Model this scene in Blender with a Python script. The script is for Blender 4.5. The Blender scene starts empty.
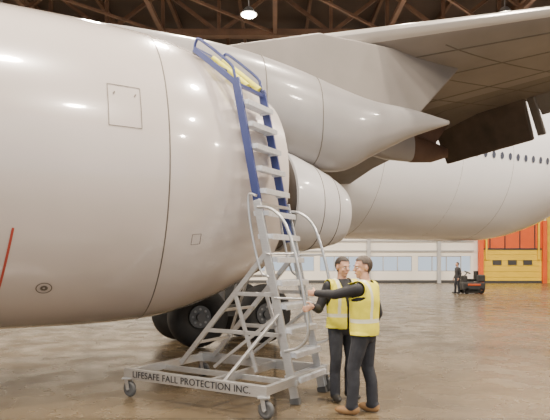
import bpy, bmesh, math
import numpy as np
from mathutils import Vector, Matrix
V=Vector
scene=bpy.context.scene
COL=scene.collection

# ---------------------------------------------------------------- materials
def mat(name,color,rough=0.5,metal=0.0,var=0.0,scale=4.0,bump=0.0,emit=None,estr=0,coat=0.0,stretch=None):
    m=bpy.data.materials.new(name); m.use_nodes=True
    nt=m.node_tree; b=nt.nodes['Principled BSDF']
    b.inputs['Base Color'].default_value=(*color,1)
    b.inputs['Roughness'].default_value=rough
    b.inputs['Metallic'].default_value=metal
    if coat: b.inputs['Coat Weight'].default_value=coat; b.inputs['Coat Roughness'].default_value=0.07
    if var or bump:
        tc=nt.nodes.new('ShaderNodeTexCoord'); n=nt.nodes.new('ShaderNodeTexNoise')
        n.inputs['Scale'].default_value=scale; n.inputs['Detail'].default_value=5
        src=tc.outputs['Object']
        if stretch:
            mp=nt.nodes.new('ShaderNodeMapping'); mp.inputs['Scale'].default_value=stretch
            nt.links.new(src,mp.inputs['Vector']); src=mp.outputs['Vector']
        nt.links.new(src,n.inputs['Vector'])
        if var:
            r=nt.nodes.new('ShaderNodeValToRGB')
            r.color_ramp.elements[0].position=0.3; r.color_ramp.elements[1].position=0.7
            r.color_ramp.elements[0].color=(*[max(0,c*(1-var)) for c in color],1)
            r.color_ramp.elements[1].color=(*[min(1,c*(1+var)) for c in color],1)
            nt.links.new(n.outputs['Fac'],r.inputs['Fac']); nt.links.new(r.outputs['Color'],b.inputs['Base Color'])
        if bump:
            bp=nt.nodes.new('ShaderNodeBump'); bp.inputs['Strength'].default_value=bump; bp.inputs['Distance'].default_value=0.02
            nt.links.new(n.outputs['Fac'],bp.inputs['Height']); nt.links.new(bp.outputs['Normal'],b.inputs['Normal'])
    if emit:
        b.inputs['Emission Color'].default_value=(*emit,1); b.inputs['Emission Strength'].default_value=estr
    return m

M_white=mat('nacelle_paint',(0.64,0.575,0.54),0.24,0,0.06,0.6,coat=1.0)
M_fus=mat('fuselage_paint',(0.74,0.75,0.78),0.22,0,0.03,0.5,coat=0.8)
M_wing=mat('wing_grey_paint',(0.23,0.205,0.185),0.40,0,0.15,0.8)
M_wflap=mat('flap_grey_paint',(0.16,0.14,0.12),0.45,0,0.15,1.0)
M_slat=mat('slat_metal',(0.50,0.47,0.44),0.3,0.4,0.05,1)
M_pylon=mat('pylon_grey',(0.33,0.315,0.31),0.30,0,0.12,1.0,coat=0.4)
M_dark=mat('dark_titanium',(0.06,0.048,0.04),0.4,0.5,0.2,3)
M_black=mat('black_cavity',(0.012,0.011,0.01),0.8)
M_seam=mat('seam_line',(0.14,0.12,0.10),0.6)
M_lip=mat('polished_lip',(0.8,0.8,0.8),0.15,1)
M_nozzle=mat('nozzle_paint',(0.60,0.59,0.60),0.3,0,0.05,2,coat=0.5)
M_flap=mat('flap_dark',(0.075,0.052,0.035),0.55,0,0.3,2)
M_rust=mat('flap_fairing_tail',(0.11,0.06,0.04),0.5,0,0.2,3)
M_red=mat('red_stripe',(0.45,0.06,0.04),0.4)
M_tyre=mat('tyre_rubber',(0.02,0.02,0.02),0.75,0,0.2,8)
M_hub=mat('wheel_hub',(0.10,0.10,0.10),0.4,0.5)
M_gear=mat('gear_grey',(0.25,0.25,0.25),0.4,0.2)
M_alu=mat('brushed_aluminium',(0.58,0.58,0.58),0.34,0.75,0.08,12,stretch=(1,1,8))
M_alud=mat('tread_aluminium',(0.70,0.72,0.76),0.4,0.5,0.1,30)
M_blue=mat('blue_rail_paint',(0.045,0.06,0.19),0.35,0.2)
M_yel=mat('yellow_foam',(0.80,0.75,0.08),0.6)
M_txt=mat('text_black',(0.03,0.03,0.035),0.6)
M_rub=mat('grey_caster',(0.10,0.10,0.10),0.6)
M_steel=mat('truss_steel',(0.085,0.042,0.022),0.7,0,0.25,1)
M_ceil=mat('ceiling_deck',(0.035,0.02,0.012),0.8,0,0.25,0.4)
M_wall=mat('wall_panel',(0.82,0.78,0.70),0.6,0,0.05,0.3)
M_wallside=mat('wall_side_panel',(0.42,0.30,0.19),0.7,0,0.06,0.3)
M_frame=mat('window_frame',(0.42,0.42,0.42),0.5)
M_oran=mat('door_orange',(0.72,0.11,0.02),0.5,0,0.08,1)
M_yell=mat('door_yellow',(0.80,0.54,0.03),0.5,0,0.06,1)
M_dgrey=mat('dark_grey_plastic',(0.05,0.05,0.05),0.5)
M_lamp=mat('lamp_glow',(1,0.9,0.7),0.5,emit=(1,0.88,0.68),estr=40)
M_glass=mat('cabin_glass',(0.06,0.07,0.10),0.15)
def floor_mat():
    m=bpy.data.materials.new('polished_concrete'); m.use_nodes=True
    nt=m.node_tree; b=nt.nodes['Principled BSDF']; L=nt.links.new
    tc=nt.nodes.new('ShaderNodeTexCoord')
    n1=nt.nodes.new('ShaderNodeTexNoise'); n1.inputs['Scale'].default_value=0.45; n1.inputs['Detail'].default_value=10; n1.inputs['Roughness'].default_value=0.7
    n2=nt.nodes.new('ShaderNodeTexNoise'); n2.inputs['Scale'].default_value=1.6; n2.inputs['Detail'].default_value=6
    L(tc.outputs['Object'],n1.inputs['Vector']); L(tc.outputs['Object'],n2.inputs['Vector'])
    r=nt.nodes.new('ShaderNodeValToRGB'); r.color_ramp.elements[0].position=0.33; r.color_ramp.elements[1].position=0.68
    r.color_ramp.elements[0].color=(0.070,0.050,0.028,1); r.color_ramp.elements[1].color=(0.19,0.145,0.088,1)
    L(n1.outputs['Fac'],r.inputs['Fac'])
    br=nt.nodes.new('ShaderNodeTexBrick'); br.offset=0; br.inputs['Scale'].default_value=1
    br.inputs['Brick Width'].default_value=6; br.inputs['Row Height'].default_value=6; br.inputs['Mortar Size'].default_value=0.02
    br.inputs['Color1'].default_value=(1,1,1,1); br.inputs['Color2'].default_value=(0.93,0.93,0.93,1); br.inputs['Mortar'].default_value=(0.4,0.4,0.4,1)
    L(tc.outputs['Object'],br.inputs['Vector'])
    mx=nt.nodes.new('ShaderNodeMix'); mx.data_type='RGBA'; mx.blend_type='MULTIPLY'; mx.inputs[0].default_value=1
    L(r.outputs['Color'],mx.inputs[6]); L(br.outputs['Color'],mx.inputs[7]); L(mx.outputs[2],b.inputs['Base Color'])
    mr=nt.nodes.new('ShaderNodeMapRange'); mr.inputs[1].default_value=0.3; mr.inputs[2].default_value=0.7; mr.inputs[3].default_value=0.17; mr.inputs[4].default_value=0.36
    L(n2.outputs['Fac'],mr.inputs[0]); L(mr.outputs[0],b.inputs['Roughness'])
    return m
M_floor=floor_mat()

# ---------------------------------------------------------------- mesh helpers
def empty(name,loc=(0,0,0)):
    e=bpy.data.objects.new(name,None); e.location=loc; e.empty_display_size=0.3; COL.objects.link(e); return e
def finish(bm,name,mats,parent=None,smooth=True,bevel=0,angle=40):
    me=bpy.data.meshes.new(name); 
    bmesh.ops.recalc_face_normals(bm,faces=bm.faces)
    bm.to_mesh(me); bm.free()
    if not isinstance(mats,(list,tuple)): mats=[mats]
    for m in mats: me.materials.append(m)
    if smooth:
        for p in me.polygons: p.use_smooth=True
        try: me.set_sharp_from_angle(angle=math.radians(angle))
        except Exception: pass
    o=bpy.data.objects.new(name,me); COL.objects.link(o)
    if parent:
        o.parent=parent; o.matrix_parent_inverse=Matrix.Translation(parent.location).inverted() if parent.type=='EMPTY' else Matrix()
    if bevel:
        md=o.modifiers.new('bevel','BEVEL'); md.width=bevel; md.segments=2; md.limit_method='ANGLE'
    return o
def box(bm,c,s,mi=0):
    c=V(c); vs=[]
    for x in(-.5,.5):
        for y in(-.5,.5):
            for z in(-.5,.5): vs.append(bm.verts.new(c+V((x*s[0],y*s[1],z*s[2]))))
    for f in((0,1,3,2),(4,6,7,5),(0,4,5,1),(2,3,7,6),(0,2,6,4),(1,5,7,3)):
        fc=bm.faces.new([vs[i] for i in f]); fc.material_index=mi
def beam(bm,a,b,side,w,h,mi=0):
    a=V(a);b=V(b);d=(b-a).normalized(); s=V(side); s=(s-d*s.dot(d)).normalized(); t=d.cross(s)
    vs=[]
    for p in(a,b):
        for i,j in((-1,-1),(1,-1),(1,1),(-1,1)): vs.append(bm.verts.new(p+s*(i*w/2)+t*(j*h/2)))
    for f in((0,1,2,3),(7,6,5,4),(0,4,5,1),(1,5,6,2),(2,6,7,3),(3,7,4,0)):
        fc=bm.faces.new([vs[i] for i in f]); fc.material_index=mi
def ringframe(d):
    d=d.normalized(); up=V((0,0,1)) if abs(d.z)<0.9 else V((1,0,0))
    s=d.cross(up).normalized(); return s,s.cross(d).normalized()
def loft(bm,rings,mi=0,cap=True):
    R=[[bm.verts.new(p) for p in r] for r in rings]; n=len(R[0])
    for i in range(len(R)-1):
        for j in range(n):
            f=bm.faces.new((R[i][j],R[i][(j+1)%n],R[i+1][(j+1)%n],R[i+1][j])); f.material_index=mi
    if cap:
        for r in(R[0][::-1],R[-1]):
            f=bm.faces.new(r); f.material_index=mi
def tube(bm,a,b,ra,rb=None,n=12,mi=0):
    a=V(a);b=V(b); rb=ra if rb is None else rb; s,t=ringframe(b-a)
    loft(bm,[[p+(s*math.cos(2*math.pi*i/n)+t*math.sin(2*math.pi*i/n))*r for i in range(n)] for p,r in((a,ra),(b,rb))],mi)
def sweep(bm,pts,r,n=10,mi=0):
    pts=[V(p) for p in pts]; rings=[]; s=None
    for i,p in enumerate(pts):
        d=(pts[min(i+1,len(pts)-1)]-pts[max(i-1,0)]).normalized()
        if s is None: s,_=ringframe(d)
        s=(s-d*s.dot(d)).normalized(); t=s.cross(d)
        rings.append([p+(s*math.cos(2*math.pi*k/n)+t*math.sin(2*math.pi*k/n))*r for k in range(n)])
    loft(bm,rings,mi)
def crom(pts,per=8):
    pts=[V(p) for p in pts]; P=[pts[0]*2-pts[1]]+pts+[pts[-1]*2-pts[-2]]; out=[]
    for i in range(1,len(P)-2):
        for k in range(per):
            t=k/per; a,b,c,d=P[i-1],P[i],P[i+1],P[i+2]
            out.append(0.5*((2*b)+(c-a)*t+(2*a-5*b+4*c-d)*t*t+(3*b-a-3*c+d)*t**3))
    out.append(P[-2]); return out
def ellipsoid(bm,c,r,R=None,nu=14,nv=9,mi=0):
    c=V(c); R=R or Matrix.Identity(3)
    top=bm.verts.new(c+R@V((0,0,r[2]))); bot=bm.verts.new(c+R@V((0,0,-r[2]))); rings=[]
    for i in range(1,nv):
        th=math.pi*i/nv
        rings.append([bm.verts.new(c+R@V((r[0]*math.sin(th)*math.cos(2*math.pi*j/nu),r[1]*math.sin(th)*math.sin(2*math.pi*j/nu),r[2]*math.cos(th)))) for j in range(nu)])
    for j in range(nu):
        f=bm.faces.new((top,rings[0][j],rings[0][(j+1)%nu])); f.material_index=mi
        f=bm.faces.new((bot,rings[-1][(j+1)%nu],rings[-1][j])); f.material_index=mi
        for i in range(len(rings)-1):
            f=bm.faces.new((rings[i][j],rings[i+1][j],rings[i+1][(j+1)%nu],rings[i][(j+1)%nu])); f.material_index=mi
def torus(bm,c,axis,R,r,n=40,m=12,mi=0,flat=1.0):
    c=V(c); ax=V(axis).normalized(); s,t=ringframe(ax); rr=[]
    for i in range(n):
        a=2*math.pi*i/n; e=s*math.cos(a)+t*math.sin(a)
        rr.append([bm.verts.new(c+e*(R+r*math.cos(2*math.pi*j/m))+ax*(r*flat*math.sin(2*math.pi*j/m))) for j in range(m)])
    for i in range(n):
        for j in range(m):
            f=bm.faces.new((rr[i][j],rr[(i+1)%n][j],rr[(i+1)%n][(j+1)%m],rr[i][(j+1)%m])); f.material_index=mi

# ---------------------------------------------------------------- room
X0,X1,Y0,Y1,ZC=-36,36,-14,48,17
bm=bmesh.new(); box(bm,((X0+X1)/2,(Y0+Y1)/2,-0.1),(X1-X0+1,Y1-Y0+1,0.2)); finish(bm,'floor',M_floor,smooth=False)
bm=bmesh.new(); box(bm,((X0+X1)/2,(Y0+Y1)/2,ZC+0.1),(X1-X0+1,Y1-Y0+1,0.2)); finish(bm,'ceiling',M_ceil,smooth=False)
bm=bmesh.new(); box(bm,(X0-0.15,(Y0+Y1)/2,ZC/2),(0.3,Y1-Y0,ZC)); finish(bm,'wall_left',M_wallside,smooth=False)
bm=bmesh.new(); box(bm,(X1+0.15,(Y0+Y1)/2,ZC/2),(0.3,Y1-Y0,ZC)); finish(bm,'wall_right',M_wallside,smooth=False)
bm=bmesh.new()
wz0,wz1=1.0,2.3; wx0,wx1=-30,16.8
def wseg(xa,xb,za,zb): box(bm,((xa+xb)/2,Y1+0.15,(za+zb)/2),(xb-xa,0.3,zb-za))
wseg(X0,X1,wz1,ZC); wseg(X0,X1,0,wz0); wseg(X0,wx0,wz0,wz1); wseg(wx1,X1,wz0,wz1)
x=wx0+4.2
while x<wx1-1: wseg(x-0.25,x+0.25,wz0,wz1); x+=4.2
finish(bm,'wall_back',M_wall,smooth=False)
k=1; x=wx0
while x<wx1-1:
    bm=bmesh.new(); xa=x+0.25 if x>wx0 else x; xb=min(x+4.2-0.25,wx1)
    n=3
    for i in range(n+1): box(bm,(xa+(xb-xa)*i/n,Y1+0.1,(wz0+wz1)/2),(0.07,0.12,wz1-wz0))
    for z in(wz0+0.03,wz1-0.03): box(bm,((xa+xb)/2,Y1+0.1,z),(xb-xa,0.12,0.07))
    finish(bm,'window_%d'%k,M_frame,smooth=False); k+=1; x+=4.2
bm=bmesh.new(); box(bm,(-6.5,Y1-0.06,0.12),(47,0.1,0.24)); finish(bm,'baseboard_back',M_dgrey,smooth=False)
bm=bmesh.new()
for z in(2.75,3.6): box(bm,(-8,Y1-0.08,z),(50,0.14,0.12))
finish(bm,'trim_1',M_frame,smooth=False)
bm=bmesh.new()
for xx in range(-34,36,6): 
    if not 16<xx<27: box(bm,(xx,Y1-0.15,ZC/2),(0.3,0.3,ZC))
finish(bm,'trim_2',M_frame,smooth=False)
dr=empty('door_1',(20.2,Y1-0.3,0))
bm=bmesh.new(); box(bm,(20.2,Y1-0.2,4.1),(5.2,0.2,2.4)); 
for xx in(17.5,22.9): box(bm,(xx,Y1-0.35,2.65),(0.35,0.4,5.3))
finish(bm,'orange_header',M_oran,dr,smooth=False)
bm=bmesh.new()
for i in range(6): box(bm,(20.2,Y1-0.2-0.01*(i%2),0.25+i*0.48),(5.0,0.2,0.46))
for xx in(17.95,22.4): box(bm,(xx,Y1-0.45,3.6),(0.14,0.12,3.2))
finish(bm,'yellow_panel',M_yell,dr,smooth=False)
bm=bmesh.new()
for xx in(18.9,20.2,21.5): box(bm,(xx,Y1-0.34,1.75),(0.75,0.05,0.42))
box(bm,(20.2,Y1-0.34,2.9),(5.0,0.06,0.14)); box(bm,(20.2,Y1-0.34,0.1),(5.0,0.06,0.2))
for i in range(4): box(bm,(18.3+i*1.27,Y1-0.34,4.1),(0.08,0.06,2.3))
finish(bm,'door_lites',M_dgrey,dr,smooth=False)
bm=bmesh.new(); box(bm,(25.0,Y1-0.2,3),(3.6,0.2,6)); 
for i in range(8): box(bm,(25.0,Y1-0.32,0.4+i*0.75),(3.6,0.06,0.1))
finish(bm,'door_2',M_yell,smooth=False)

# roof trusses
bm=bmesh.new()
for y in range(0,49,6):
    zt,zb=16.3,14.0
    beam(bm,(X0,y,zt),(X1,y,zt),(0,1,0),0.3,0.3); beam(bm,(X0,y,zb),(X1,y,zb),(0,1,0),0.35,0.35)
    x=X0; i=0
    while x<X1:
        beam(bm,(x,y,zb),(x,y,zt),(0,1,0),0.18,0.18)
        a,b=(zb,zt) if i%2 else (zt,zb)
        beam(bm,(x,y,a),(x+3,y,b),(0,1,0),0.18,0.18); x+=3;i+=1
for x in range(X0+2,X1,4): beam(bm,(x,Y0,16.6),(x,Y1,16.6),(1,0,0),0.18,0.35)
for x in range(X0+6,X1,6): 
    beam(bm,(x,Y0,14.0),(x,Y1,14.0),(1,0,0),0.22,0.22)
    for y in range(0,42,6): beam(bm,(x,y,14.0),(x+6,y+6,14.0),(0,0,1),0.12,0.12)
finish(bm,'roof_truss',M_steel,smooth=False)
bm=bmesh.new(); tube(bm,(-30,33,13.2),(30,33,13.2),0.35,n=20); finish(bm,'ventilation_duct',M_steel)
# high bay lamps, staggered rows
lamps=[(lx,ly) for lx in(-24,-12.5,-1.2,10.5,23) for ly in(3,14,25.6,37)]+[(lx,ly) for lx in(-18,-6.3,4.6,16.5) for ly in(-3,8.5,20,31)]
for lx,ly in lamps:
        e=empty('high_bay_lamp',(lx,ly,13.3))
        bm=bmesh.new(); tube(bm,(lx,ly,13.05),(lx,ly,13.35),0.40,0.16,20); tube(bm,(lx,ly,13.35),(lx,ly,14.0),0.03,n=8)
        finish(bm,'reflector',M_gear,e)
        bm=bmesh.new(); ellipsoid(bm,(lx,ly,13.03),(0.34,0.34,0.10)); finish(bm,'bulb',M_lamp,e)
        ld=bpy.data.lights.new('lamp_light','AREA'); ld.shape='DISK'; ld.size=0.7; ld.energy=1450; ld.color=(1,0.87,0.72)
        lo=bpy.data.objects.new('lamp_light',ld); COL.objects.link(lo); lo.location=(0,0,-0.4); lo.parent=e

# ---------------------------------------------------------------- airliner
air=empty('airliner',(-2.13,8.4,0))
ax=V((0.899,0.438,0)).normalized(); lat=V((-ax.y,ax.x,0)); UP=V((0,0,1))
C1=V((-2.13,8.4,2.91))
outer=crom([(-4.98,1.72,0),(-4.9,1.86,0),(-4.5,2.01,0),(-3.4,2.11,0),(-1.8,2.13,0),(0,2.07,0),(1.0,1.83,0),(1.9,1.42,0)],8)
def Rn(t):
    for a,b in zip(outer,outer[1:]):
        if a.x<=t<=b.x: return a.y+(b.y-a.y)*(t-a.x)/(b.x-a.x+1e-9)
    return outer[-1].y
def nac(t,ph,off=0):
    r=Rn(t)+off
    return C1+ax*t+(-lat)*(r*math.cos(ph))+UP*(r*math.sin(ph))
def revolve(bm,prof,cfun,n=96,mi=0,mif=None):
    rings=[]
    for t,r in prof:
        c=cfun(t); rings.append([bm.verts.new(c+(-lat)*(r*math.cos(2*math.pi*i/n))+UP*(r*math.sin(2*math.pi*i/n))) for i in range(n)])
    for i in range(len(rings)-1):
        for j in range(n):
            f=bm.faces.new((rings[i][j],rings[i][(j+1)%n],rings[i+1][(j+1)%n],rings[i+1][j])); f.material_index=mif(i) if mif else mi
    return rings
bm=bmesh.new()
prof=[(-3.9,0.02),(-3.9,1.62),(-4.4,1.58),(-4.8,1.61),(-4.95,1.66)]+[(p.x,p.y) for p in outer]+[(1.89,1.37),(1.2,1.42),(1.0,1.42),(1.0,0.02)]
nf=len(prof)
def mf(i):
    t=prof[i][0]
    if i<2: return 2
    if i>=nf-4: return 2
    return 1 if t<-4.45 else 0
revolve(bm,prof,lambda t:C1+ax*t,mif=mf)
finish(bm,'engine_nacelle',[M_white,M_lip,M_black],air,angle=50)
bm=bmesh.new()
for k in range(22):
    a=2*math.pi*k/22; e=(-lat)*math.cos(a)+UP*math.sin(a); s=e.cross(ax)
    c=C1+ax*-4.05; beam(bm,c+e*0.35,c+e*1.6,s+ax*0.7,0.28,0.02)
revolve(bm,[(-4.9,0.01),(-4.7,0.16),(-4.4,0.32),(-4.0,0.42),(-3.92,0.42)],lambda t:C1+ax*t,32)
finish(bm,'engine_fan',M_dark,air)
def droop(t): return C1+ax*t-UP*max(0,(t-1.0))*0.145
bm=bmesh.new()
pr=[(1.02,1.14),(1.6,1.08),(2.0,0.98),(2.35,0.82),(2.5,0.6)]
revolve(bm,pr,droop,64); finish(bm,'core_cowl',M_dark,air)
bm=bmesh.new()
pr=[(2.34,0.80),(2.37,0.85),(2.55,0.83),(2.9,0.75),(3.25,0.65),(3.5,0.55),(3.58,0.50),(3.56,0.46),(3.2,0.46),(3.2,0.25),(3.5,0.12),(3.6,0.01)]
revolve(bm,pr,droop,64,mif=lambda i:1 if i>=7 else 0); finish(bm,'exhaust_nozzle',[M_nozzle,M_dark],air)
bm=bmesh.new()
torus(bm,droop(2.9),ax,0.752,0.006,64,6); torus(bm,droop(3.25),ax,0.652,0.006,64,6)
torus(bm,C1,ax,2.068,0.009,128,8)
torus(bm,C1+ax*-3.45,ax,Rn(-3.45),0.008,128,8)
finish(bm,'cowl_seams',M_seam,air)
def strip(bm,path,w,off=0.006,mi=0):
    P=[]
    for (t0,p0),(t1,p1) in zip(path,path[1:]):
        for k in range(9):
            u=k/8; P.append((t0+(t1-t0)*u,p0+(p1-p0)*u))
    for a,b in zip(P,P[1:]):
        if a==b: continue
        A=nac(a[0],a[1],off);B=nac(b[0],b[1],off); d=(B-A).normalized(); nrm=(A-(C1+ax*a[0])).normalized(); s=d.cross(nrm)*w/2
        f=bm.faces.new([bm.verts.new(q) for q in(A-s,B-s,B+s,A+s)]); f.material_index=mi
r_=math.radians
bm=bmesh.new()
strip(bm,[(-.70,r_(8)),(-.33,r_(8)),(-.33,r_(22)),(-.70,r_(22)),(-.70,r_(8))],0.009)
for tt in(-0.64,-0.40): strip(bm,[(tt,r_(18.5)),(tt+0.02,r_(19.5))],0.015)
path=[(-1.33+0.085*math.cos(a*math.pi/12),r_(-46)+0.085/2.1*math.sin(a*math.pi/12)) for a in range(25)]
strip(bm,path,0.012)
path=[(-1.33+0.03*math.cos(a*math.pi/8),r_(-46)+0.03/2.1*math.sin(a*math.pi/8)) for a in range(17)]
strip(bm,path,0.03)
strip(bm,[(0.35,r_(-30)),(0.47,r_(-30)),(0.47,r_(-26)),(0.35,r_(-26)),(0.35,r_(-30))],0.006)
finish(bm,'nacelle_markings',M_seam,air,smooth=False)
bm=bmesh.new(); strip(bm,[(-1.66,r_(-24)),(-1.80,r_(-46))],0.025); finish(bm,'red_marking',M_red,air,smooth=False)

# fuselage
F0=V((-6.33,17.0,0))
secs=[(-20,0.15,4.9),(-19.6,0.75,4.95),(-18.5,1.5,5.1),(-16.5,2.3,5.35),(-14,2.85,5.6),(-11.5,3.1,5.7),(-6,3.1,5.7),(0,3.1,5.7),(6,3.1,5.7),(12,3.1,5.7),(15.5,3.1,5.7),(17.5,3.04,5.80),(19.5,2.82,6.1),(21.5,2.42,6.6),(24,1.85,7.1),(27,1.15,7.6),(30,0.5,7.95),(31,0.2,8.0)]
bm=bmesh.new(); rings=[]
pts=crom([(a,b,c) for a,b,c in secs],5)
for p in pts:
    c=F0+ax*p.x+UP*p.z
    rings.append([c+(-lat)*(p.y*math.cos(2*math.pi*i/72))+UP*(p.y*math.sin(2*math.pi*i/72)) for i in range(72)])
loft(bm,rings); finish(bm,'fuselage',M_fus,air)
bm=bmesh.new()
def fus(t,z,off):
    for a,b in zip(pts,pts[1:]):
        if a.x<=t<=b.x:
            u_=(t-a.x)/(b.x-a.x+1e-9); R=a.y+(b.y-a.y)*u_; zc=a.z+(b.z-a.z)*u_; break
    s=(z-zc)/R; return F0+ax*t-lat*((R+off)*math.sqrt(max(0,1-s*s)))+UP*z
t=-12
while t<22:
    if not(11.0<t<12.3):
        ring=[]
        for i in range(12):
            a=2*math.pi*i/12; ring.append(bm.verts.new(fus(t+0.09*math.cos(a),5.66+0.14*math.sin(a),0.015)))
        bm.faces.new(ring)
    t+=0.42
finish(bm,'cabin_windows',M_glass,air,smooth=False)
bm=bmesh.new()
for tt in(7.0,9.6,13.0,15.5):
    c=F0+ax*tt+UP*5.7; torus(bm,c,ax,3.098,0.006,96,6)
finish(bm,'fuselage_seams',M_seam,air,smooth=False)
bm=bmesh.new(); rings=[]
for t,rw,rh in[(-7,.3,.1),(-5.5,2.0,.6),(-3,2.9,1.0),(1,3.2,1.15),(4,3.1,1.1),(6,2.6,.9),(7.5,1.8,.5),(8.5,.6,.2)]:
    c=F0+ax*t+UP*3.5
    rings.append([c-lat*(rw*math.cos(2*math.pi*i/40))+UP*(rh*math.sin(2*math.pi*i/40)) for i in range(40)])
loft(bm,rings); finish(bm,'belly_fairing',M_fus,air)
def foil(LE,TE,T,n=18):
    LE=V(LE);TE=V(TE);ch=(TE-LE); L=ch.length; P=[]
    xs=[0.5*(1-math.cos(math.pi*i/n)) for i in range(n+1)]
    h=lambda x:5*T*(.2969*math.sqrt(x)-.126*x-.3516*x*x+.2843*x**3-.1036*x**4)
    for x in xs[::-1]: P.append((x,h(x)+0.002))
    for x in xs[1:]: P.append((x,-h(x)-0.002))
    return [(LE+ch*x,z*L,x) for x,z in P]
def surf(name,sections,T,m,upv=UP,slat=False):
    bm=bmesh.new(); rings=[]; X=None
    for LE,TE in sections:
        f=foil(LE,TE,T); rings.append([p+upv*z for p,z,x in f]); X=[x for _,_,x in f]
    R=[[bm.verts.new(p) for p in r] for r in rings]; n=len(X)
    for i in range(len(R)-1):
        for j in range(n):
            f=bm.faces.new((R[i][j],R[i][(j+1)%n],R[i+1][(j+1)%n],R[i+1][j]))
            xm=(X[j]+X[(j+1)%n])/2
            f.material_index=1 if slat and xm<0.025 else (2 if slat and xm>0.72 else 0)
    bm.faces.new(R[0][::-1]); bm.faces.new(R[-1])
    return finish(bm,name,[m,M_slat,M_wflap],air,angle=35)
surf('vertical_fin',[(F0+ax*20+UP*8.0,F0+ax*28.5+UP*8.0),(F0+ax*25.5+UP*13.6,F0+ax*30+UP*13.6)],0.09,M_fus,upv=lat)
surf('port_tailplane',[(F0+ax*25+UP*7.6,F0+ax*29.5+UP*7.6),(F0+ax*28.5-lat*6+UP*8.2,F0+ax*30.5-lat*6+UP*8.2)],0.09,M_fus)
surf('starboard_tailplane',[(F0+ax*25+UP*7.6,F0+ax*29.5+UP*7.6),(F0+ax*28.5+lat*6+UP*8.2,F0+ax*30.5+lat*6+UP*8.2)],0.09,M_fus)
WS=[((-8.1,13.7,4.5),(2.3,18.5,4.2)),((-7,12.4,4.8),(3.0,17.2,4.6)),((-1.18,11,5.80),(5.3,14.3,5.5)),((4.7,9.6,6.02),(7.96,11.19,5.85)),((9,8.6,6.4),(10.9,9.5,6.3))]
surf('wing',WS,0.10,M_wing,slat=True)
bm=bmesh.new()
F=[foil(a,b,0.10) for a,b in WS]
for idx in(23,26,29,31):
    for s0,s1 in zip(F[1:],F[2:]):
        a=s0[idx][0]+UP*(s0[idx][1]); b=s1[idx][0]+UP*(s1[idx][1]); beam(bm,a,b,(ax),0.035,0.014)
for i,fr in((1,0.55),(1,0.8),(2,0.15),(2,0.4),(2,0.65)):
    for j in range(22,35):
        g=lambda jj:(F[i][jj][0]+UP*F[i][jj][1]).lerp(F[i+1][jj][0]+UP*F[i+1][jj][1],fr)
        beam(bm,g(j),g(j+1),lat,0.025,0.012)
finish(bm,'wing_panel_seams',M_seam,air,smooth=False)
def slab(bm,q,th):
    q=[V(p) for p in q]; n=(q[1]-q[0]).cross(q[3]-q[0]).normalized()*th/2
    a=[bm.verts.new(p+n) for p in q]; b=[bm.verts.new(p-n) for p in q]
    bm.faces.new(a); bm.faces.new(b[::-1])
    for i in range(4): bm.faces.new((a[i],b[i],b[(i+1)%4],a[(i+1)%4]))
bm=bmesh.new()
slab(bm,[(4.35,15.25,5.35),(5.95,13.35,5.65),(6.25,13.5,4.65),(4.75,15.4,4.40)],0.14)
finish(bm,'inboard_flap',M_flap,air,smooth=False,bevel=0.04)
bm=bmesh.new()
slab(bm,[(6.1,13.2,5.65),(7.9,11.3,5.85),(8.2,11.45,5.45),(6.35,13.3,5.2)],0.12)
beam(bm,(6.05,13.25,5.6),(6.42,13.45,4.75),ax,0.08,0.22)
finish(bm,'outboard_flap',M_wflap,air,smooth=False,bevel=0.03)
def canoe(bm,secs,org,n=28):
    rings=[]
    for t,zc,hh,hw in secs:
        c=org+ax*t+UP*zc; rr=[]
        for i in range(n):
            a=2*math.pi*i/n; ca,sa=math.cos(a),math.sin(a)
            rr.append(c-lat*(hw*math.copysign(abs(ca)**0.75,ca))+UP*(hh*math.copysign(abs(sa)**0.85,sa)))
        rings.append(rr)
    loft(bm,rings)
N0=V((-2.13,8.4,0))
bm=bmesh.new()
S=crom([(-1.6,4.85,0.12),(-0.6,4.85,0.3),(0.6,4.66,0.52),(1.6,4.42,0.72),(2.6,4.20,0.78),(3.6,4.02,0.72),(4.3,4.12,0.50),(5.2,4.32,0.27),(6.2,4.46,0.04)],5)
W=crom([(-1.6,0.1,0),(-0.6,0.25,0),(0.6,0.38,0),(1.6,0.45,0),(2.6,0.5,0),(3.6,0.5,0),(4.3,0.42,0),(5.2,0.25,0),(6.2,0.03,0)],5)
canoe(bm,[(s.x,s.y,max(s.z,0.02),max(w.y,0.02)) for s,w in zip(S,W)],N0)
finish(bm,'pylon_fairing',M_pylon,air)
bm=bmesh.new()
def NP(t,l,z): return N0+ax*t+lat*l+UP*z
slab(bm,[NP(0.2,0.1,4.8),NP(3.2,0.1,5.7),NP(6.6,0.1,5.7),NP(5.3,0.1,4.4)],0.28)
finish(bm,'pylon_web',M_wing,air,smooth=False,bevel=0.03)
bm=bmesh.new()
for t_ in(1.9,3.1):
    k=min(range(len(S)),key=lambda i:abs(S[i].x-t_)); s_,w_=S[k],W[k]; n=28; P=[]
    for i in range(-7,8):
        a=2*math.pi*i/n; ca,sa=math.cos(a),math.sin(a)
        P.append(N0+ax*s_.x+UP*s_.y-lat*((w_.y+.003)*math.copysign(abs(ca)**0.75,ca))+UP*((s_.z+.003)*math.copysign(abs(sa)**0.85,sa)))
    sweep(bm,P,0.007,6)
finish(bm,'pylon_seams',M_seam,air)
bm=bmesh.new(); o=V((2.0,13.3,0))
canoe(bm,[(-1.6,4.95,.05,.04),(-1.0,4.85,.25,.18),(-0.2,4.75,.40,.25),(0.8,4.62,.42,.25),(1.5,4.56,.36,.22)],o)
finish(bm,'flap_track_fairing',M_pylon,air)
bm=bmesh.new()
canoe(bm,[(1.5,4.56,.36,.22),(1.6,4.54,.35,.22),(2.2,4.50,.26,.17),(2.7,4.52,.12,.08)],o)
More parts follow.
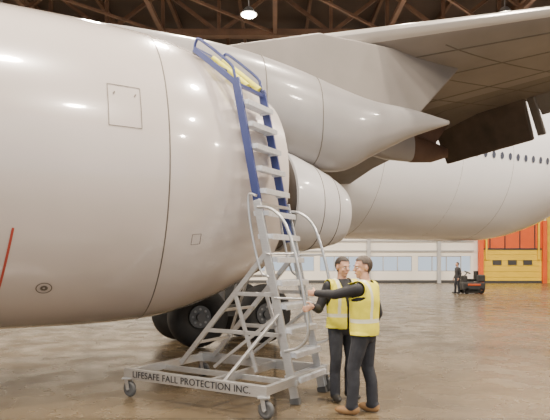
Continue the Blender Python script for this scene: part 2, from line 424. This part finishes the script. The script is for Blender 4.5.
slab(bm,[o+ax*-0.8+UP*4.8,o+ax*2.2+UP*4.6,o+ax*2.8+UP*5.35,o+ax*-0.8+UP*5.5],0.12)
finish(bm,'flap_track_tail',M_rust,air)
# main landing gear
bm=bmesh.new(); bh=bmesh.new(); bs=bmesh.new()
G=V((-2.13,8.4,0))+lat*2.8
for t in(1.72,3.15):
    for l in(-0.65,0.65):
        c=G+ax*t+lat*l+UP*0.62
        torus(bm,c,lat,0.40,0.22,40,14,flat=0.95)
        tube(bh,c-lat*0.15,c+lat*0.15,0.22,n=28)
        tube(bh,c-lat*0.2,c+lat*0.2,0.08,n=16)
        for k in range(8):
            a=k*math.pi/4; q=c+(ax*math.cos(a)+UP*math.sin(a))*0.15; tube(bs,q-lat*0.165,q+lat*0.165,0.025,n=8)
    c=G+ax*t+UP*0.62; tube(bs,c-lat*0.6,c+lat*0.6,0.07)
beam(bs,G+ax*1.6+UP*0.66,G+ax*3.15+UP*0.66,lat,0.22,0.24)
tube(bs,G+ax*2.4+UP*0.66,G+ax*2.4+UP*2.6,0.12,0.15,18); tube(bs,G+ax*2.4+UP*2.4,G+ax*2.5+UP*5.3,0.22,n=20)
tube(bs,G+ax*2.4+UP*2.2,G+ax*0.6+lat*0.4+UP*5.0,0.07); tube(bs,G+ax*2.4+UP*2.2,G+ax*3.2+lat*2+UP*4.6,0.08)
sweep(bs,crom([G+ax*2.5-lat*.1+UP*0.8,G+ax*2.75-lat*.1+UP*1.2,G+ax*2.55-lat*.1+UP*1.6]),0.02)
finish(bm,'main_gear_tyres',M_tyre,air); finish(bh,'main_gear_hubs',M_hub,air); finish(bs,'main_gear_strut',M_gear,air)

# ---------------------------------------------------------------- mobile ladder
B=V((-0.12,6.0,0)); u=V((-0.86,0.51,0)).normalized(); v=V((0.51,0.86,0)).normalized()
lad=empty('mobile_access_ladder',tuple(B))
kk=0.2235; W0=0.73
def LP(s,z,uo=0): return B+v*(0.72+s)+u*(kk*z+uo)+UP*z
def BP(uu,vv,z): return B+u*uu+v*vv+UP*z
bm=bmesh.new()
for s in(0,W0): beam(bm,LP(s,0.06),LP(s,2.45),v,0.035,0.105)
beam(bm,LP(0,2.40,-.02),LP(W0,2.40,-.02),UP,0.04,0.04)
zb=0.29
for vv in(0,1.50): beam(bm,BP(-0.05,vv,zb),BP(2.05,vv,zb),UP,0.13,0.06)
for uu in(0,0.75,2.0): beam(bm,BP(uu,0,zb),BP(uu,1.50,zb),UP,0.10,0.06)
beam(bm,BP(-0.05,0.68,0.26),BP(2.0,0.68,0.26),UP,0.07,0.05)
for s in(0.0,W0):
    beam(bm,LP(s,1.80),BP(1.75,0.72+s,0.33),v,0.04,0.065)
    top=LP(s,1.80); bot=BP(1.75,0.72+s,0.33)
    for f in(0.35,0.68):
        q=top+(bot-top)*f; beam(bm,LP(s,q.z),q,UP,0.05,0.035)
    q=top+(bot-top)*0.35; beam(bm,q,BP(0.55,0.72+s,0.33),v,0.035,0.045)
    q=top+(bot-top)*0.68; beam(bm,LP(s,1.05),BP(1.2,0.72+s,0.33),v,0.03,0.04)
for f in(0.2,0.5,0.8):
    a=LP(0,1.8)+(BP(1.75,0.72,0.33)-LP(0,1.8))*f; beam(bm,a,a+v*W0,UP,0.035,0.035)
a=LP(0,1.8)+(BP(1.75,0.72,0.33)-LP(0,1.8))*0.2; b2=LP(0,1.8)+(BP(1.75,0.72,0.33)-LP(0,1.8))*0.8
beam(bm,a,b2+v*W0,UP,0.03,0.03)
beam(bm,BP(0.55,0.03,0.33),LP(0,1.05),u,0.035,0.035)
finish(bm,'aluminium_frame',M_alu,lad,smooth=False,bevel=0.004)
bm=bmesh.new()
for i in range(1,14):
    z=0.285*i+0.02; s0,s1=(0.02,W0-0.02) if z<2.4 else(0.07,W0-0.07)
    for uo in(-0.10,-0.055,-0.01,0.035,0.08):
        beam(bm,LP(s0,z,uo),LP(s1,z,uo),u,0.032,0.028)
    beam(bm,LP(s0,z-0.025,-0.115),LP(s1,z-0.025,-0.115),UP,0.06,0.012)
    for s in(s0,s1): beam(bm,LP(s,z-0.02,-0.11),LP(s,z-0.02,0.09),UP,0.05,0.012)
finish(bm,'ladder_treads',M_alud,lad,smooth=False)
bm=bmesh.new()
for s in(0.05,W0-0.05): beam(bm,LP(s,1.95,0.03),LP(s,4.02,0.0),v,0.036,0.105)
L0=LP(0.05,3.95);R0=LP(W0-0.05,3.95)
EL=L0+u*0.68+UP*0.57; ER=R0+u*0.68+UP*0.57
for a,e in((L0,EL),(R0,ER)):
    beam(bm,a,e,v,0.04,0.07)
    h=V((0,0,0.19)); dn=(e-a).normalized()
    sweep(bm,crom([a+dn*0.02,a+dn*0.05+h*0.6,a+dn*0.15+h,e-dn*0.15+h,e-dn*0.03+h*0.6,e],8),0.02)
beam(bm,EL,ER,UP,0.05,0.05); beam(bm,L0+(EL-L0)*0.5,R0+(ER-R0)*0.5,UP,0.04,0.05); beam(bm,L0,R0,UP,0.04,0.05)
finish(bm,'blue_upper_section',M_blue,lad,bevel=0.003)
bm=bmesh.new()
d=(ER-R0)
sweep(bm,[R0+d*0.05+V((0,0,.05))-v*.03,R0+d*0.95+V((0,0,.05))-v*.03],0.042,14)
m0=(L0+R0)/2; sweep(bm,[m0+d*0.02+V((0,0,.03))-v*.04,m0+d*0.85+V((0,0,.03))-v*.04],0.038,14)
finish(bm,'yellow_pads',M_yel,lad)
bm=bmesh.new(); sweep(bm,[EL+V((0,0,-.03)),ER+V((0,0,-.03))],0.04,12); finish(bm,'rubber_bumper',M_rub,lad)
bm=bmesh.new()
for s in(-0.02,W0+0.02):
    P=[LP(s,0.62),LP(s,0.68,-0.20),LP(s,0.85,-0.36),LP(s,1.25,-0.40),LP(s,1.75,-0.40),LP(s,2.15,-0.34),LP(s,2.33,-0.18),LP(s,2.36,0.0)]
    sweep(bm,crom(P,6),0.019)
    for z,o_ in((1.25,-0.40),(1.78,-0.40)): tube(bm,LP(s,z),LP(s,z,o_),0.014)
    sweep(bm,crom([LP(s,1.5,0.03),LP(s,1.6,0.13),LP(s,2.1,0.15),LP(s,2.5,0.1),LP(s,2.5,-0.02)],6),0.016)
finish(bm,'handrails',M_alu,lad)
bm=bmesh.new(); bf=bmesh.new()
for uu,vv in((0,0),(2.0,0),(0,1.5),(2.0,1.5)):
    c=BP(uu,vv,0.1)-u*0.03; 
    torus(bm,c,v,0.072,0.028,28,10); tube(bm,c-v*0.022,c+v*0.022,0.07,n=20)
    for s in(-1,1): beam(bf,c+v*0.04*s,BP(uu,vv,0.24)+v*0.04*s,u,0.05,0.008)
    box(bf,BP(uu,vv,0.235),(0.13,0.13,0.015)); tube(bf,c-v*.05,c+v*.05,0.014)
for s in(0,W0): beam(bm,LP(s,0.0),LP(s,0.07),v,0.06,0.12)
finish(bm,'caster_wheels',M_rub,lad); finish(bf,'caster_forks',M_alu,lad,smooth=False)
cu=bpy.data.curves.new('lettering','FONT'); cu.body="LIFESAFE FALL PROTECTION INC."; cu.size=0.112; cu.extrude=0.002; cu.align_x='CENTER'; cu.align_y='CENTER'; cu.space_character=1.05
tx=bpy.data.objects.new('beam_lettering',cu); COL.objects.link(tx); cu.materials.append(M_txt)
mw=Matrix.Identity(4)
for i,c in enumerate(((-u),UP,(-v))):
    for j in range(3): mw[j][i]=c[j]
pos=BP(1.02,0,zb)-v*0.035; mw.translation=pos; tx.parent=lad; tx.matrix_parent_inverse=Matrix.Translation(lad.location).inverted(); tx.matrix_basis=mw

# ---------------------------------------------------------------- people
M_skin=mat('skin',(0.60,0.34,0.23),0.5); M_hairD=mat('dark_hair',(0.03,0.02,0.014),0.6,0,0.3,60); M_hairG=mat('grey_brown_hair',(0.06,0.042,0.03),0.6,0,0.3,60)
M_jack=mat('black_jacket',(0.022,0.022,0.026),0.75,0,0.2,10,0.3); M_jean=mat('dark_trousers',(0.026,0.028,0.036),0.8,0,0.25,12,0.3)
M_shoe=mat('tan_boot',(0.28,0.16,0.07),0.6); M_vest=mat('hi_vis_vest',(0.80,0.72,0.05),0.65,0,0.10,9,0.5)
M_refl=mat('reflective_tape',(0.72,0.70,0.52),0.35); M_eye=mat('eye_white',(0.8,0.78,0.75),0.3); M_pup=mat('pupil',(0.02,0.015,0.01),0.3)
M_lipm=mat('lips',(0.40,0.15,0.12),0.5); M_shoeb=mat('black_boot',(0.03,0.028,0.025),0.6)
def rotz(a): return Matrix.Rotation(a,3,'Z')
def ik(S,Wr,l1,l2,pole):
    d=Wr-S; D=min(d.length,l1+l2-0.005); dn=d.normalized(); Wr=S+dn*D
    x=(D*D+l1*l1-l2*l2)/(2*D); h=math.sqrt(max(0,l1*l1-x*x)); p=pole-dn*pole.dot(dn); p.normalize()
    return S+dn*x+p*h,Wr
def person(name,loc,ang,head_yaw,head_pitch,gripR=None,gripL=None,stance=((0.11,0.03),(-0.11,-0.08)),boot=None,lean=0.0,voxel=0.0065,vest=True,hairm=None):
    e=empty(name,loc); Rz=rotz(ang); inv=Rz.transposed(); L=V(loc)
    tol=lambda w: inv@(V(w)-L)
    bm=bmesh.new(); caps=[]
    def cap(a,b,ra,rb,lab,n=14):
        a=V(a);b=V(b)
        if (b-a).length>1e-4: tube(bm,a,b,ra,rb,n)
        ellipsoid(bm,a,(ra,)*3,nu=n); ellipsoid(bm,b,(rb,)*3,nu=n); caps.append((a,b,ra,rb,lab))
    ln=lambda z: -lean*max(0,z-0.95)
    T=crom([(0,.11,.80),(0,.155,.86),(0,.175,.93),(0,.17,1.04),(0,.178,1.15),(0,.192,1.27),(0,.188,1.36),(0,.14,1.43),(0,.075,1.475)],4)
    Dp=crom([(0,.09,0),(0,.12,0),(0,.132,0),(0,.128,0),(0,.130,0),(0,.134,0),(0,.118,0),(0,.090,0),(0,.062,0)],4)
    rings=[]
    for p,q in zip(T,Dp):
        z=p.z; rings.append([V((p.y*math.cos(2*math.pi*i/28),q.y*math.sin(2*math.pi*i/28)+ln(z),z)) for i in range(28)])
    loft(bm,rings)
    caps.append((V((0,0,.92)),V((0,ln(1.36),1.36)),.15,.13,'torso'))
    cap((0,ln(1.42)+.01,1.42),(0,ln(1.5)-.005,1.54),.062,.056,'neck')
    H=V((0,ln(1.6)-.02,1.625)); Rh=rotz(head_yaw)@Matrix.Rotation(head_pitch,3,'X')
    hp=lambda x,y,z: H+Rh@V((x,y,z))
    ellipsoid(bm,hp(0,.012,.025),(.076,.096,.094),Rh,20,14); ellipsoid(bm,hp(0,-.02,-.04),(.060,.070,.078),Rh,18,12)
    ellipsoid(bm,hp(0,-.062,-.095),(.028,.026,.022),Rh); ellipsoid(bm,hp(0,-.074,.022),(.05,.018,.016),Rh)
    for sx in(-1,1):
        ellipsoid(bm,hp(sx*.076,.012,-.012),(.011,.020,.032),Rh); ellipsoid(bm,hp(sx*.038,-.062,-.03),(.022,.022,.022),Rh)
    def hc(a,b,ra,rb): tube(bm,hp(*a),hp(*b),ra,rb,10); ellipsoid(bm,hp(*a),(ra,)*3,nu=10,nv=6); ellipsoid(bm,hp(*b),(rb,)*3,nu=10,nv=6)
    hc((0,-.084,.012),(0,-.108,-.024),.009,.014); hc((-.018,-.086,-.06),(.018,-.086,-.06),.009,.009)
    caps.append((hp(0,0,.03),hp(0,-.02,-.05),.085,.075,'head'))
    for sx,grip in((1,gripL),(-1,gripR)):
        S=V((sx*.188,ln(1.38)+.005,1.385))
        if grip:
            rail=tol(grip[0]); d=(rail-S); d.z*=0.4; d.normalize(); side=d.cross(V((0,0,1))).normalized()*grip[1]
            Wr=rail-d*0.088-side*0.030
            pole=V((sx*0.5,0.1,-1)); El,Wr=ik(S,Wr,.30,.265,pole); acr=V((0,0,1)); palm=side; bend=0.95
        else:
            Wr=V((sx*.27,-.06,.86)); El,Wr=ik(S,Wr,.30,.265,V((sx*.3,1,0))); d=(Wr-El).normalized(); palm=V((-sx,0,0)); acr=V((0,-1,0)); bend=0.35
            acr=(acr-d*acr.dot(d)).normalized()
        palm=(palm-d*palm.dot(d)-acr*palm.dot(acr)).normalized()
        cap(S-V((sx*.03,0,0)),S,.068,.068,'arm'); cap(S,El,.067,.055,'arm'); cap(El,Wr-(Wr-El).normalized()*0.02,.054,.041,'arm')
        cap(Wr-(Wr-El).normalized()*0.03,Wr,.027,.025,'hand')
        Rm=Matrix((d,acr,palm)).transposed()
        ellipsoid(bm,Wr+d*.045,(.052,.040,.017),Rm); caps.append((Wr+d*.01,Wr+d*.085,.03,.03,'hand'))
        for k,(off,ll) in enumerate(((.030,.9),(.010,1.0),(-.010,.95),(-.029,.75))):
            p=Wr+d*.078+acr*off; caps.append((p-d*.02,p,.01,.01,'hand')); a=0.25
            for seg in(.040,.027,.021):
                q=p+(d*math.cos(a)+palm*math.sin(a))*seg*ll; cap(p,q,.0095,.0085,'hand',8); p=q; a+=bend
        p=Wr+d*.02+acr*.028; q=p+(acr*.65+d*.6+palm*.4).normalized()*.042; cap(p,q,.013,.011,'hand',8)
        cap(q,q+(d*.6+palm*.8).normalized()*.032,.011,.009,'hand',8)
    for sx,(fx,fy) in zip((1,-1),stance):
        Hp=V((sx*.088,0,.88)); An=V((fx,fy,.10)); Kn=(Hp+An)/2+V((sx*.01,-.035,.02))
        cap(Hp,Kn,.100,.072,'leg'); cap(Kn,(Kn+An)/2+V((0,.018,.04)),.072,.068,'leg'); cap((Kn+An)/2+V((0,.018,.04)),An+V((0,0,.0)),.068,.064,'leg')
        rr=rotz(sx*0.2)
        ellipsoid(bm,V((fx,fy,0.05))+rr@V((0,-.05,0)),(.047,.145,.05),rr,16,10); ellipsoid(bm,V((fx,fy+.03,.07)),(.045,.06,.065),rr)
        caps.append((V((fx,fy+.06,.035)),V((fx,fy,.035))+rr@V((0,-.17,0)),.05,.045,'shoe'))
    me=bpy.data.meshes.new('b'); bm.to_mesh(me); bm.free()
    ob=bpy.data.objects.new('b',me); COL.objects.link(ob)
    md=ob.modifiers.new('r','REMESH'); md.mode='VOXEL'; md.voxel_size=voxel; md.use_smooth_shade=True
    ms=ob.modifiers.new('s','SMOOTH'); ms.iterations=3; ms.factor=0.5
    dg=bpy.context.evaluated_depsgraph_get(); me2=bpy.data.meshes.new_from_object(ob.evaluated_get(dg))
    bpy.data.objects.remove(ob)
    me2.materials.clear()
    for m in(M_jack,M_jean,M_skin,boot or M_shoe): me2.materials.append(m)
    nfc=len(me2.polygons); C=np.empty(nfc*3); me2.polygons.foreach_get('center',C); C=C.reshape(-1,3)
    best=np.full(nfc,1e9); lab=np.zeros(nfc,int); names=['torso','neck','head','arm','hand','leg','shoe']
    for a,b,ra,rb,lb in caps:
        a=np.array(a);b=np.array(b); ab=b-a; L2=max(ab@ab,1e-9); tt=np.clip(((C-a)@ab)/L2,0,1)
        dd=np.linalg.norm(C-(a+tt[:,None]*ab),axis=1)-(ra+(rb-ra)*tt); mk=dd<best; best[mk]=dd[mk]; lab[mk]=names.index(lb)
    mi=np.zeros(nfc,np.int32)
    mi[(lab==0)&(C[:,2]<0.90)]=1; mi[lab==5]=1; mi[(lab==1)&(C[:,2]>1.475)]=2; mi[lab==2]=2; mi[lab==4]=2; mi[(lab==6)]=3
    mi[(lab==5)&(C[:,2]<0.055)]=3
    me2.polygons.foreach_set('material_index',mi); me2.update()
    for p in me2.polygons: p.use_smooth=True
    def place(o):
        o.parent=e; o.matrix_parent_inverse=Matrix(); o.rotation_euler=(0,0,ang)
    bo=bpy.data.objects.new('body',me2); COL.objects.link(bo); place(bo)
    Hn=np.array(H); Rn_=np.array(Rh); HL=(C-Hn)@Rn_
    def shell(nm,mask,off,mats,mfun=None,thick=0.004):
        b=bmesh.new(); b.from_mesh(me2); b.faces.ensure_lookup_table()
        bmesh.ops.delete(b,geom=[b.faces[i] for i in np.nonzero(~mask)[0]],context='FACES')
        for _ in range(4): bmesh.ops.smooth_vert(b,verts=b.verts,factor=0.5,use_axis_x=True,use_axis_y=True,use_axis_z=True)
        b.normal_update()
        for vt in b.verts: vt.co+=vt.normal*off
        for f in b.faces:
            f.material_index=mfun(f.calc_center_median()) if mfun else 0; f.smooth=True
        m3=bpy.data.meshes.new(nm)
        for m in mats: m3.materials.append(m)
        b.to_mesh(m3); b.free()
        o=bpy.data.objects.new(nm,m3); COL.objects.link(o); place(o)
        sm=o.modifiers.new('t','SOLIDIFY'); sm.thickness=thick; sm.offset=0
    hx,hy,hz=HL[:,0],HL[:,1],HL[:,2]
    hair=((lab==2)|(lab==1))&((hz>0.075)|((hy>0.026)&(hz>-0.08))|((hy>-.03)&(hz>.035)))&~((np.abs(hx)>.078)&(hz<.025))
    shell('hair',hair,0.009,[hairm or M_hairD])
    if vest:
        z=C[:,2]; yl=C[:,1]+lean*np.maximum(0,z-.95); rad=np.hypot(C[:,0],yl)
        vm=(((lab==0)|((lab==3)&(np.abs(C[:,0])<.20)&(z>1.30)&(np.abs(yl)<.11)))&(z>.88)&(rad>.082)) | ((lab==5)&(z>.88))
        vm&=~((yl<0)&(np.abs(C[:,0])<0.012+np.maximum(0,(z-1.15))*0.22))
        vm&=~(lab==4)
        def vf(c):
            if abs(c.z-1.04)<.020: return 1
            if abs(abs(c.x)-0.105)<.017 and c.z>1.04: return 1
            return 0
        shell('hi_vis_vest',vm,0.022,[M_vest,M_refl],vf,0.006)
    b=bmesh.new()
    for sx in(-1,1):
        ellipsoid(b,hp(sx*.030,-.079,.003),(.014,.011,.008),Rh,mi=0); ellipsoid(b,hp(sx*.030,-.087,.003),(.006,.005,.0065),Rh,mi=1)
        ellipsoid(b,hp(sx*.032,-.090,.024),(.019,.006,.004),Rh,mi=1)
    ellipsoid(b,hp(0,-.0945,-.061),(.024,.005,.006),Rh,mi=2)
    o=finish(b,'face_features',[M_eye,M_pup,M_lipm]); place(o)
    return e
h1=LP(-0.02,1.31,-0.40); h2=LP(-0.02,1.14,-0.395)
a1=math.atan2(-0.85,-0.53)
person('aircraft_technician',(0.99,6.20,0),a1,0.80,0.10,gripL=(h1,1),stance=((0.12,-.10),(-.11,0.05)),lean=0.0,hairm=M_hairG)
person('aircraft_technician',(0.82,6.86,0),0.40,0.15,0.15,gripR=(h2,1),boot=M_shoeb,stance=((0.11,0.0),(-.11,-0.03)),lean=0.0)
person('ground_worker',(10.1,31,0),-1.4,0,0,boot=M_shoeb,vest=False,voxel=0.012)
fs=empty('floor_scrubber',(10.9,31,0))
bm=bmesh.new(); box(bm,(10.9,31,0.42),(1.25,0.75,0.42)); box(bm,(11.3,31,0.85),(0.45,0.7,0.4)); box(bm,(10.45,31,0.75),(0.25,0.6,0.5)); finish(bm,'body',M_dgrey,fs,smooth=False,bevel=0.06)
bm=bmesh.new(); box(bm,(10.9,30.61,0.5),(0.7,0.05,0.1)); finish(bm,'orange_panels',M_oran,fs,smooth=False,bevel=0.02)
bm=bmesh.new(); 
for xx in(10.5,11.3):
    for yy in(30.65,31.35): torus(bm,(xx,yy,0.18),(0,1,0),0.12,0.06,20,8)
box(bm,(10.9,31,0.75),(0.4,0.5,0.12)); box(bm,(11.12,31,1.0),(0.1,0.5,0.5)); tube(bm,(10.45,31,0.95),(10.65,31,1.15),0.03); torus(bm,(10.65,31,1.17),(0.5,0,1),0.17,0.02,20,8)
box(bm,(10.9,31,0.12),(0.9,0.9,0.14))
finish(bm,'seat_and_wheels',M_black,fs)

# ---------------------------------------------------------------- world, camera
w=bpy.data.worlds.new('world'); scene.world=w; w.use_nodes=True
bg=w.node_tree.nodes['Background']; bg.inputs[0].default_value=(0.80,0.90,1.0,1); bg.inputs[1].default_value=1.05
cd=bpy.data.cameras.new('camera'); cam=bpy.data.objects.new('camera',cd); COL.objects.link(cam)
cam.location=(0,0,1.665); cam.rotation_euler=(math.pi/2,0,0)
cd.sensor_width=36; cd.lens=36*560/550; cd.shift_y=53.5/550; cd.clip_end=300
scene.camera=cam
